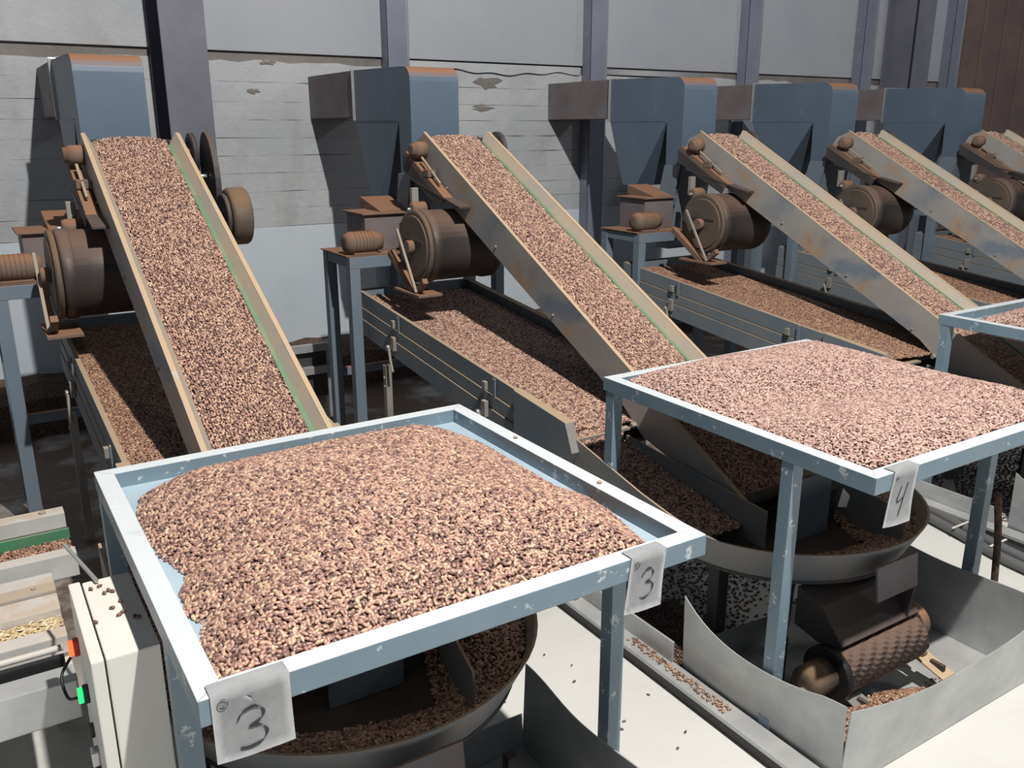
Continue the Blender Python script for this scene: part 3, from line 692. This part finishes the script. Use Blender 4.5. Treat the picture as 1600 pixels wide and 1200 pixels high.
def h4(x, y):
    d = dist(P4, x, y); inn = inside(P4, x, y)
    dome = .105 * (1 - np.exp(-d * .62 / .105)) + .034
    dip = .085 * np.exp(-(((x - 2.30) / .26) ** 2 + ((y - 1.80) / .20) ** 2)) + .03 * np.exp(-(((x - 2.62) / .2) ** 2 + ((y - 1.62) / .15) ** 2))
    return .961 + np.where(inn, dome - dip + .006 * vnoise(x, y, 11, 5), .01)
nuts('nut_heap', 'wide dimpled heap of pale brown pine nuts filling the table signed 4', 'nuts', P4, h4, 'nut_pale', 2, sp=.0078, scl=.98, tilt=.28)
x3 = XS[2]
P5 = [(x3 - .60, 2.24), (x3 - .45, 2.33), (x3 - .1, 2.36), (x3 + .40, 2.36), (x3 + .40, 1.32), (x3 - .60, 1.32)]
def h5(x, y): d = dist(P5, x, y); return .961 + np.where(inside(P5, x, y), .10 * (1 - np.exp(-d * .5 / .10)), 0)
nuts('nut_heap', 'heap of brown pine nuts on the far right table corner', 'nuts', P5, h5, 'nut_pale', 2, sp=.0105, scl=1.2)

CN = ['nuts riding up the leftmost conveyor belt', 'nuts riding up the belt behind the table signed 4', 'nuts riding up the third belt from left', 'nuts riding up the fourth belt from left', 'nuts at the top of the farthest right belt']
for i, x in enumerate(XS):
    pl = [(x - .290, 2.02), (x + .034, 2.02), (x + .034, 4.50), (x - .290, 4.50)]
    k = (0, 0, .5, 1, 1.5)[i]
    nuts('belt_load', CN[i], 'nuts', pl, lambda a, b, x=x: ZT(b) - .054 + .020 * np.clip(1 - (np.abs(a - (x - .128)) / .165) ** 3, 0, 1) + .004 * vnoise(a, b, 22, 9),
         'nut_brown', 2, sp=.0082 * (1 + .2 * k), scl=1 + .15 * k, yaw=math.pi / 2, tilt=.32)
SN = ['nuts and dust on the leftmost shaking screen', 'nuts on the shaking screen left of the second conveyor', 'dusty nuts on the screen between second and third conveyors', 'nuts on the screen between third and fourth conveyors', 'nuts on the farthest right shaking screen']
for i, x in enumerate(XS):
    x += SX[i]
    pl = [(x - .648, 2.62), (x + .036, 2.62), (x + .036, 4.66), (x - .648, 4.66)]
    k = (0, .4, .7, 1.2, 1.6)[i]
    nuts('screen_load', SN[i], 'nuts', pl, lambda a, b, x=x: ZR(b) - .052 + .012 * np.clip((x - .3 - a) / .3, 0, 1) + .006 * vnoise(a, b, 10, 4 + 1), ('nut_tan', 'nut_brown', 'nut_tan', 'nut_tan', 'nut_tan')[i], 2, sp=.0092 * (1 + .2 * k), scl=1.02 + .2 * k)
# nuts pouring over the lip, in the troughs and the pans
for i in (0, 1, 2):
    x = XS[i]; nm = ('nearest', 'signed 4', 'far right')[i]
    tp = [(x - .648, 1.95), (x - .372, 1.95), (x - .372, 2.60), (x - .648, 2.60)]
    nuts('trough_load', 'nuts sliding down the narrow trough beside the %s conveyor' % ('leftmost', 'second', 'third')[i], 'nuts', tp,
         lambda a, b, x=x: .515 + np.clip(b - 2.0, 0, 1) * .20 + .014 * vnoise(a, b, 9, 8), 'nut_brown', 2, sp=.009, scl=1.04)
    arc = [(x + PXC + (PR - .035) * math.cos(a), PYC + (PR - .035) * math.sin(a)) for a in np.linspace(math.pi, 2 * math.pi, 20)]
    arc = arc + [(x + .37, 2.40), (x + .10, 2.40), (x + .10, 2.05), (x - .02, 1.70), (x - .37, 1.80), (x - .62, 1.95)]
    def hp(a, b, x=x):
        r = np.hypot(a - x - PXC, b - PYC)
        return .449 + .065 * np.clip((r - .30) / .20, 0, 1) + .012 * vnoise(a, b, 8, 12) * (r > .25) + .10 * np.exp(-(((a - x - .22) / .12) ** 2 + ((b - 1.98) / .2) ** 2))
    nuts('pan_load', ('nuts banked inside the round pan under the nearest table', 'nuts lying round the rim of the pan under the table signed 4', 'nuts in the pan under the far right table')[i], 'nuts', arc, hp, 'nut_brown', 2, sp=.009, scl=1.04)
nuts('nut_cascade', 'short curtain of nuts dropping off the second screen lip', 'nuts', [(XT - .64, 2.585), (XT - .40, 2.585), (XT - .40, 2.622), (XT - .64, 2.622)],
     lambda a, b: .60 + np.clip((b - 2.585) / .037, 0, 1) ** .5 * .115, 'nut_brown', 2, sp=.0045, scl=1.0, yaw=math.pi / 2, tilt=.2)
# spills
nuts('floor_spill', 'dark nuts scattered on the floor under the pan left of the large bin', 'nuts', [(XT - .66, 1.98), (XT + .25, 1.98), (XT + .25, 3.2), (XT - .66, 3.2)],
     lambda a, b: 0 * a, 'nut_dark', 2, sp=.022, bed=False, keep=lambda a, b: rng.uniform(0, 1, a.shape) < .25 + .75 * (vnoise(a, b, 5, 2) > .05), scl=1.1)
nuts('dirt_heap', 'dark low drift of nut dust between floor channel and large bin', 'debris', [(XT - .655, 1.96), (XT - .35, 1.96), (XT - .3, 2.35), (XT - .655, 2.5)],
     lambda a, b: .004 + .05 * np.clip(dist([(XT - .655, 1.96), (XT - .35, 1.96), (XT - .3, 2.35), (XT - .655, 2.5)], a, b) / .1, 0, 1), 'nut_dark', 2, sp=.010)
nuts('channel_spill', 'loose nuts lying along the low floor channel', 'nuts', [(XT - .725, 1.66), (XT - .69, 1.66), (XT - .685, 2.15), (XT - .72, 2.15)],
     lambda a, b: .061 + 0 * a, 'nut_tan', 2, sp=.011, bed=False, keep=lambda a, b: rng.uniform(0, 1, a.shape) < .8)
nuts('bin_spill', 'tan nuts and crumbs in the front of the large bin', 'nuts', [(XT - .60, 1.28), (XT - .10, 1.27), (XT + .06, 1.33), (XT - .03, 1.42), (XT - .25, 1.44), (XT - .60, 1.50)],
     lambda a, b: .012 + .13 * np.clip((XT + .06 - a) / .32, 0, 1) * np.clip((1.56 - b) / .2, 0, 1), 'nut_tan', 2, sp=.0095)
nuts('bin_scatter', 'loose nuts on the bright floor of the large bin', 'nuts', [(XT - .05, 1.28), (XT + .17, 1.30), (XT + .17, 1.45), (XT - .02, 1.45)],
     lambda a, b: .011 + 0 * a, 'nut_tan', 2, sp=.013, bed=False, keep=lambda a, b: np.hypot(a - XT - .07, (b - 1.36)) < .05 + .05 * rng.uniform(0, 1, a.shape))
nuts('floor_spill', 'nuts strewn over the floor between the right tables', 'nuts', [(4.2, 2.0), (5.6, 2.3), (5.6, 3.3), (4.4, 3.0), (3.6, 2.5)],
     lambda a, b: 0 * a, 'nut_dark', 2, sp=.020, bed=False, keep=lambda a, b: vnoise(a, b, 4, 6) > -.1, scl=1.2)
nuts('floor_crumbs', 'few stray nuts on the bright floor between the two near tables', 'nuts', [(1.3, 1.3), (1.82, 1.3), (1.82, 2.5), (1.3, 2.5)],
     lambda a, b: 0 * a, 'nut_dark', 2, sp=.02, bed=False, keep=lambda a, b: rng.uniform(0, 1, a.shape) < .012)

# ------------------------------------------------------------------ paper signs
def ribbon(name, par, mat, strokes, X, Y, Z, W, H, yo, wd):
    bm = bmesh.new()
    for st in strokes:
        P = [Vector(p) for p in st]; Q = []
        for i in range(len(P) - 1):
            a, b, c, d = P[max(i - 1, 0)], P[i], P[i + 1], P[min(i + 2, len(P) - 1)]
            for k in range(6):
                t = k / 6; Q.append(.5 * ((2 * b) + (c - a) * t + (2 * a - 5 * b + 4 * c - d) * t * t + (3 * b - a - 3 * c + d) * t ** 3))
        Q.append(P[-1]); R = []
        for i, q in enumerate(Q):
            d = (Q[min(i + 1, len(Q) - 1)] - Q[max(i - 1, 0)]); d = Vector((d.x * W, d.y * H)).normalized()
            n = Vector((-d.y, d.x)) * wd / 2
            R.append([bm.verts.new(surf(X, Y, Z, W, H, q.x, q.y, s * n.x, s * n.y, yo2)) for s in (-1, 1) for yo2 in (yo, yo - .0006)])
        for a, b in zip(R, R[1:]):
            for i, j in ((0, 1), (1, 3), (3, 2), (2, 0)): bm.faces.new((a[i], b[i], b[j], a[j]))
    return mobj(name, bm, mat, par)
SHEAR = 0; CURL = 0
def surf(X, Y, Z, W, H, u, v, dx, dz, yo):
    """point on the hanging sheet: u across, v down from the rail top"""
    x = X + u * W + dx + SHEAR * v; z = Z - v * H + dz
    return (x, Y - CURL * (v ** 2) * (.5 + u) + yo, z)
def paper_sign(label, X, Z, W, H, shear, curl, strokes, wd, smiley, group='handwritten number signs'):
    global SHEAR, CURL; SHEAR, CURL = shear, curl; Y = 1.2655
    t = thing('paper_sign', label, 'sign', (X, Y, Z), group)
    bm = bmesh.new(); R = []
    nu = 8
    for j in range(-1, 9):
        row = []
        for i in range(nu + 1):
            u = i / nu
            if j < 0: p = (X + u * W, Y + .035, Z + .0035)
            elif j == 0: p = (X + u * W, Y, Z + .003)
            else:
                v = j / 8; p = surf(X, Y, Z, W, H, u, v + (.02 * math.sin(3 * u) if j == 8 else 0), 0, 0, -.0004 * math.sin(9 * u + 5 * v) * v)
            row.append(bm.verts.new(p))
        R.append(row)
    for a, b in zip(R, R[1:]):
        for i in range(nu): bm.faces.new((a[i], a[i + 1], b[i + 1], b[i]))
    bmesh.ops.solidify(bm, geom=bm.faces[:], thickness=.0008)
    parts = [mobj('paper_sheet', bm, 'paper', t, True)]
    parts.append(ribbon('numeral', t, 'ink', strokes, X, Y, Z, W, H, -.0014, wd))
    if smiley:
        cx, cy, r = smiley; a = np.linspace(0, 2 * math.pi, 13)
        st = [[(cx + r * math.cos(q), cy + r * math.sin(q) * W / H) for q in a], [(cx - r * .5, cy + r * .1), (cx, cy + r * .5), (cx + r * .5, cy + r * .1)], [(cx - r * .4, cy - r * .35), (cx - r * .3, cy - r * .3)], [(cx + r * .3, cy - r * .35), (cx + r * .4, cy - r * .3)]]
        parts.append(ribbon('stamp', t, 'ink', st, X, Y, Z, W, H, -.0014, .0010))
    for q in parts: q.data.transform(Matrix.Translation((-X, -Y, -Z)))
    return t
three = [[(.30, .44), (.36, .34), (.52, .30), (.62, .38), (.60, .50), (.44, .58), (.58, .60), (.65, .72), (.58, .84), (.42, .88), (.30, .86)]]
three_r = [[(.36, .38), (.44, .28), (.60, .26), (.68, .36), (.60, .46), (.50, .50), (.66, .52), (.70, .64), (.60, .74), (.46, .78), (.36, .74)]]
four = [[(.42, .30), (.34, .50), (.36, .58), (.60, .50)], [(.66, .26), (.60, .46), (.48, .84)]]
paper_sign('white paper with a bold handwritten 3 on the near left table edge', .228, 1.0, .130, .125, .0, .004, three, .0054, (.14, .13, .065))
paper_sign('white paper with a thin handwritten 3 near the right corner of the nearest table', 1.098, 1.0, .098, .125, -.018, .006, three_r, .0044, (.18, .13, .07))
paper_sign('slanted white paper with a handwritten 4 on the edge of the second table', 1.995, 1.0, .105, .150, -.030, .008, four, .0044, (.16, .12, .04))

# ------------------------------------------------------------------ control box and the horizontal sorting conveyors at the left
t = thing('control_box', 'cream metal control box with two indicator lamps left of the nearest table', 'control box', (.16, 1.87, 0))
def sh(o): o.data.transform(Matrix.Translation((-.16, -1.87, 0))); return o
sh(box('cabinet', t, 'box_cream', (.120, .222), (1.692, 2.048), (.28, .870), .004))
dr = sh(box('door', t, 'box_cream', (.0915, .1165), (1.688, 2.052), (.276, .873), .004))
sh(box('door_seal', t, 'rubber_black', (.1167, .1198), (1.70, 2.04), (.29, .862), 0))
sh(box('stand_post', t, 'frame_blue', (.14, .20), (1.84, 1.90), (0, .279), .003))
sh(box('door_lock', dr, 'bright_steel', (.075, .0912), (1.856, 1.884), (.515, .552), .003))
sh(box('lock_tongue', dr, 'dark_iron', (.082, .0912), (1.86, 1.88), (.45, .508), .002))
sh(box('lock_button', dr, 'dark_iron', (.082, .0912), (1.90, 1.918), (.56, .59), .002))
for nm, mt, y, z in (('red_lamp', 'red_light', 1.992, .744), ('green_lamp', 'green_light', 1.889, .683)):
    sh(box(nm + '_holder', dr, 'rubber_black' if 'red' not in nm else 'belt_red', (.080, .0913), (y - .011, y + .011), (z - .019, z + .019), .002))
    l = sh(box(nm, dr, mt, (.069, .0797), (y - .007, y + .007), (z - .017, z + .017), .002)); l['label'] = nm.replace('_', ' ') + ' lit'
sh(tube('lamp_cable', dr, 'rubber_black', [(.072, 1.992, .722), (.047, 1.973, .692), (.051, 1.926, .664), (.068, 1.898, .674)], .0035, 8))
beam_ = beam('steel_rod', None, 'bright_steel', (.150, 2.02, .8785), (.1075, 2.263, .8785), .008, .008); tag(beam_, 'thin pale steel rod resting on the back of the control box', 'rod')
NL = ['beside the foot of the steel rod', 'just right of the one by the rod', 'front left of the cluster of three', 'rear one of the cluster of three', 'right one of the cluster of three', 'alone in the middle right of the box top', 'alone in the middle of the box top', 'left of the front pair', 'right of the front pair', 'left of the pair in the table shadow', 'right of the pair in the table shadow', 'resting on the door gap']
for NI, (x, y) in enumerate(((.143, 2.137), (.163, 2.142), (.167, 2.10), (.178, 2.109), (.186, 2.098), (.194, 2.041), (.172, 2.017), (.181, 1.976), (.191, 1.985), (.210, 1.951), (.219, 1.943), (.131, 1.97))):
    bm = bmesh.new(); bmesh.ops.create_icosphere(bm, subdivisions=2, radius=1)
    for v in bm.verts:
        k = .87 - .25 * v.co.x; v.co = Vector((v.co.x * .0066, v.co.y * .0047 * k, v.co.z * .0043 * k))
    o = mobj('pine_nut', bm, 'nut_single', None, True); x *= .935; y *= .935; o.location = (x, y, .8745); o.rotation_euler = (0, 0, rng.uniform(0, 6.28))
    tag(o, 'brown pine nut on the control box, ' + NL[NI], 'nut', 'stray nuts on the control box')

t = thing('sorting_conveyor', 'narrow steel sorting conveyor of brown crumbs, left edge, farther of two', 'conveyor', (-.9, 2.95, 0), 'horizontal sorting conveyors')
def sh(o): o.data.transform(Matrix.Translation((.9, -2.95, 0))); return o
X0, X1 = -1.6, .165
sh(box('rear_rail', t, 'stainless', (X0, X1), (3.13, 3.19), (.52, .615), .003))
sh(box('front_rail', t, 'stainless', (X0, X1), (2.82, 2.87), (.52, .60), .003))
sh(box('belt', t, 'rubber_black', (X0, X1), (2.872, 3.128), (.54, .562), 0))
sh(box('belt_guide', t, 'belt_green', (X0, X1), (3.02, 3.032), (.563, .60), .002))
for x in np.arange(-1.5, .15, .16): sh(bolt(t, (x, 3.16, .615), (0, 0, 1), .012, .006))
for x in (-1.4, .05):
    for y in (2.86, 3.15): sh(box('leg', t, 'stainless', (x - .02, x + .02), (y - .02, y + .01), (0, .519), .002))
t = thing('sorting_conveyor', 'narrow steel sorting conveyor of golden shells, left edge, nearer of two', 'conveyor', (-.9, 2.4, 0), 'horizontal sorting conveyors')
def sh(o): o.data.transform(Matrix.Translation((.9, -2.4, 0))); return o
X1 = .085
sh(box('belt', t, 'rubber_black', (X0, X1), (2.752, 2.80), (.54, .56), 0))
sh(tube('green_cord', t, 'belt_green', [(X0, 2.775, .566), (-.7, 2.775, .566), (X1, 2.775, .566)], .004, 6))
sh(box('dusty_shelf', t, 'stainless', (X0, X1), (2.66, 2.75), (.54, .585), .003))
sh(box('angle_rail', t, 'skirt_grey', (X0, X1), (2.60, 2.655), (.54, .60), .003))
for x in np.arange(-1.5, .07, .17): sh(bolt(t, (x, 2.63, .60), (0, 0, 1), .007, .005))
sh(box('rear_rail', t, 'stainless', (X0, X1), (2.50, 2.597), (.54, .59), .003))
sh(box('channel_bed', t, 'stainless', (X0, X1), (2.39, 2.499), (.54, .560), 0))
sh(box('front_rail', t, 'stainless', (X0, X1), (2.335, 2.389), (.54, .592), .003))
sh(box('side_beam', t, 'galvanised', (X0, X1), (2.16, 2.24), (.45, .56), .004))
sh(box('dust_tray', t, 'stainless', (X0, X1), (2.241, 2.333), (.52, .532), .001))
lt = sh(cyl('guide_tube', t, 'stainless', (X0, 2.29, .585), (.068, 2.29, .585), .009, 12))
sh(box('rubber_strip', t, 'rubber_black', (X0, .068), (2.262, 2.278), (.535, .575), .002))
for x in (-1.3, -.3):
    for y in (2.2, 2.7): sh(box('leg', t, 'stainless', (x - .02, x + .02), (y - .02, y + .02), (0, .449 if y < 2.5 else .539), .002))
nuts('belt_load', 'brown crumbs along the farther sorting conveyor', 'nuts', [(X0, 2.875), (.16, 2.875), (.16, 3.0), (X0, 3.0)], lambda a, b: .57 + .006 * vnoise(a, b, 12, 3), 'nut_tan', 2, sp=.009)
nuts('shell_load', 'golden nut shells in the nearer sorting conveyor', 'shells', [(X0, 2.393), (.08, 2.393), (.08, 2.495), (X0, 2.495)], lambda a, b: .568 + .004 * vnoise(a, b, 12, 3), 'shell_gold', 2, sp=.009, yaw=0.1, tilt=.5)

# ------------------------------------------------------------------ things in the gap behind the first table
t = thing('roller_rack', 'low galvanised rack of two rails behind the first conveyor by the wall', 'rack', (1.5, 5.35, 0))
def sh(o): o.data.transform(Matrix.Translation((-1.5, -5.35, 0))); return o
for z in (.485, .335): sh(box('rack_rail', t, 'galvanised', (1.12, 1.98), (5.30, 5.34), (z, z + .05), .002))
for z in (.42, .27): sh(box('rack_board', t, 'dark_iron', (1.12, 1.98), (5.345, 5.36), (z - .1, z + .10), .002))
for x in (1.15, 1.95): sh(box('rack_leg', t, 'galvanised', (x - .02, x + .02), (5.341, 5.38), (0, .54), .002))
t = thing('drive_wheel', 'broad rust-topped drive wheel right of the leftmost conveyor', 'wheel', (XS[0], 3.97, 1.5))
def sh(o): o.data.transform(Matrix.Translation((-XS[0], -3.97, -1.5))); return o
x = XS[0] + .15
wh = sh(cyl('wheel_tread', t, 'drum_cap_steel', (x, 3.97, 1.50), (x + .085, 3.97, 1.50), .125, 36, [(0, .10), (.001, .118), (.012, .125), (.075, .125), (.085, .118)]))
sh(cyl('wheel_disc', t, 'dark_iron', (x - .02, 3.97, 1.50), (x - .001, 3.97, 1.50), .10, 30))
sh(cyl('wheel_axle', t, 'dark_iron', (XS[0] + .093, 3.97, 1.50), (x - .021, 3.97, 1.50), .025, 14))
t = thing('belt_guard', 'dark oval belt guard beside the top of the leftmost conveyor', 'guard', (XS[0], 4.35, 1.7))
def sh(o): o.data.transform(Matrix.Translation((-XS[0], -4.35, -1.7))); return o
ov = [(4.30 + .13 * math.cos(a) * 1.0 + .02 * math.sin(a), 1.66 + .20 * math.sin(a)) for a in np.linspace(0, 2 * math.pi, 28, endpoint=False)]
sh(prism('guard_shell', t, 'dark_iron', ov, XS[0] + .165, XS[0] + .19, bv=.003))
sh(cyl('guard_bolt', t, 'bright_steel', (XS[0] + .12, 4.30, 1.66), (XS[0] + .164, 4.30, 1.66), .01, 8))
# conduits, cable ties and small bits at the right
t = thing('floor_conduits', 'two grey conduits tied together on the floor at the right edge', 'conduit', (3.8, 1.9, 0))
def sh(o): o.data.transform(Matrix.Translation((-3.8, -1.9, 0))); return o
sh(tube('conduit', t, 'conduit_grey', [(4.10, 2.9, .03), (3.93, 2.30, .03), (3.86, 2.02, .03), (3.80, 1.75, .03), (3.78, 1.3, .03)], .024, 12))
sh(tube('conduit', t, 'conduit_grey', [(4.02, 2.9, .03), (3.86, 2.30, .03), (3.79, 2.02, .03), (3.72, 1.75, .03), (3.69, 1.3, .03)], .022, 12))
for y, x in ((2.06, 3.832), (1.86, 3.80)): sh(boxes('cable_tie', t, 'box_cream', [((x - .068, x + .062), (y - .005, y + .005), (.055, .060))], .001))
tag(tube('power_cable', None, 'debris', [(3.00, 1.50, .62), (3.03, 1.49, .45), (3.035, 1.48, .30), (3.04, 1.46, .02)], .013, 8), 'brown cable tied to the front right leg of the second table', 'cable')
for (x, y, z, a, lb) in ((.98, 1.80, .60, .5, 'small white paper scrap in the pan under the nearest table'), (2.46, 1.74, .60, -.3, 'larger white paper scrap standing in the pan under the table signed 4'), (2.40, 1.565, .515, .9, 'tiny white paper scrap at the pan rim under the table signed 4')):
    k = .6 if 'tiny' in lb else 1
    o = prism('paper_scrap', None, 'paper', [(-.022 * k, 0), (.016 * k, .012), (.02 * k, .055 * k), (-.018 * k, .07 * k)], 0, .0015, 'y', 0)
    o.location = (x, y, z); o.rotation_euler = (-.4, .5 * k, a); tag(o, lb, 'paper')
tag(box('floor_strip', None, 'dark_iron', (XT - .40, XT + .3), (2.63, 2.67), (0, .012), .002), 'thin dark strip on the floor behind the large bin', 'strip')
bpy.context.view_layer.update()
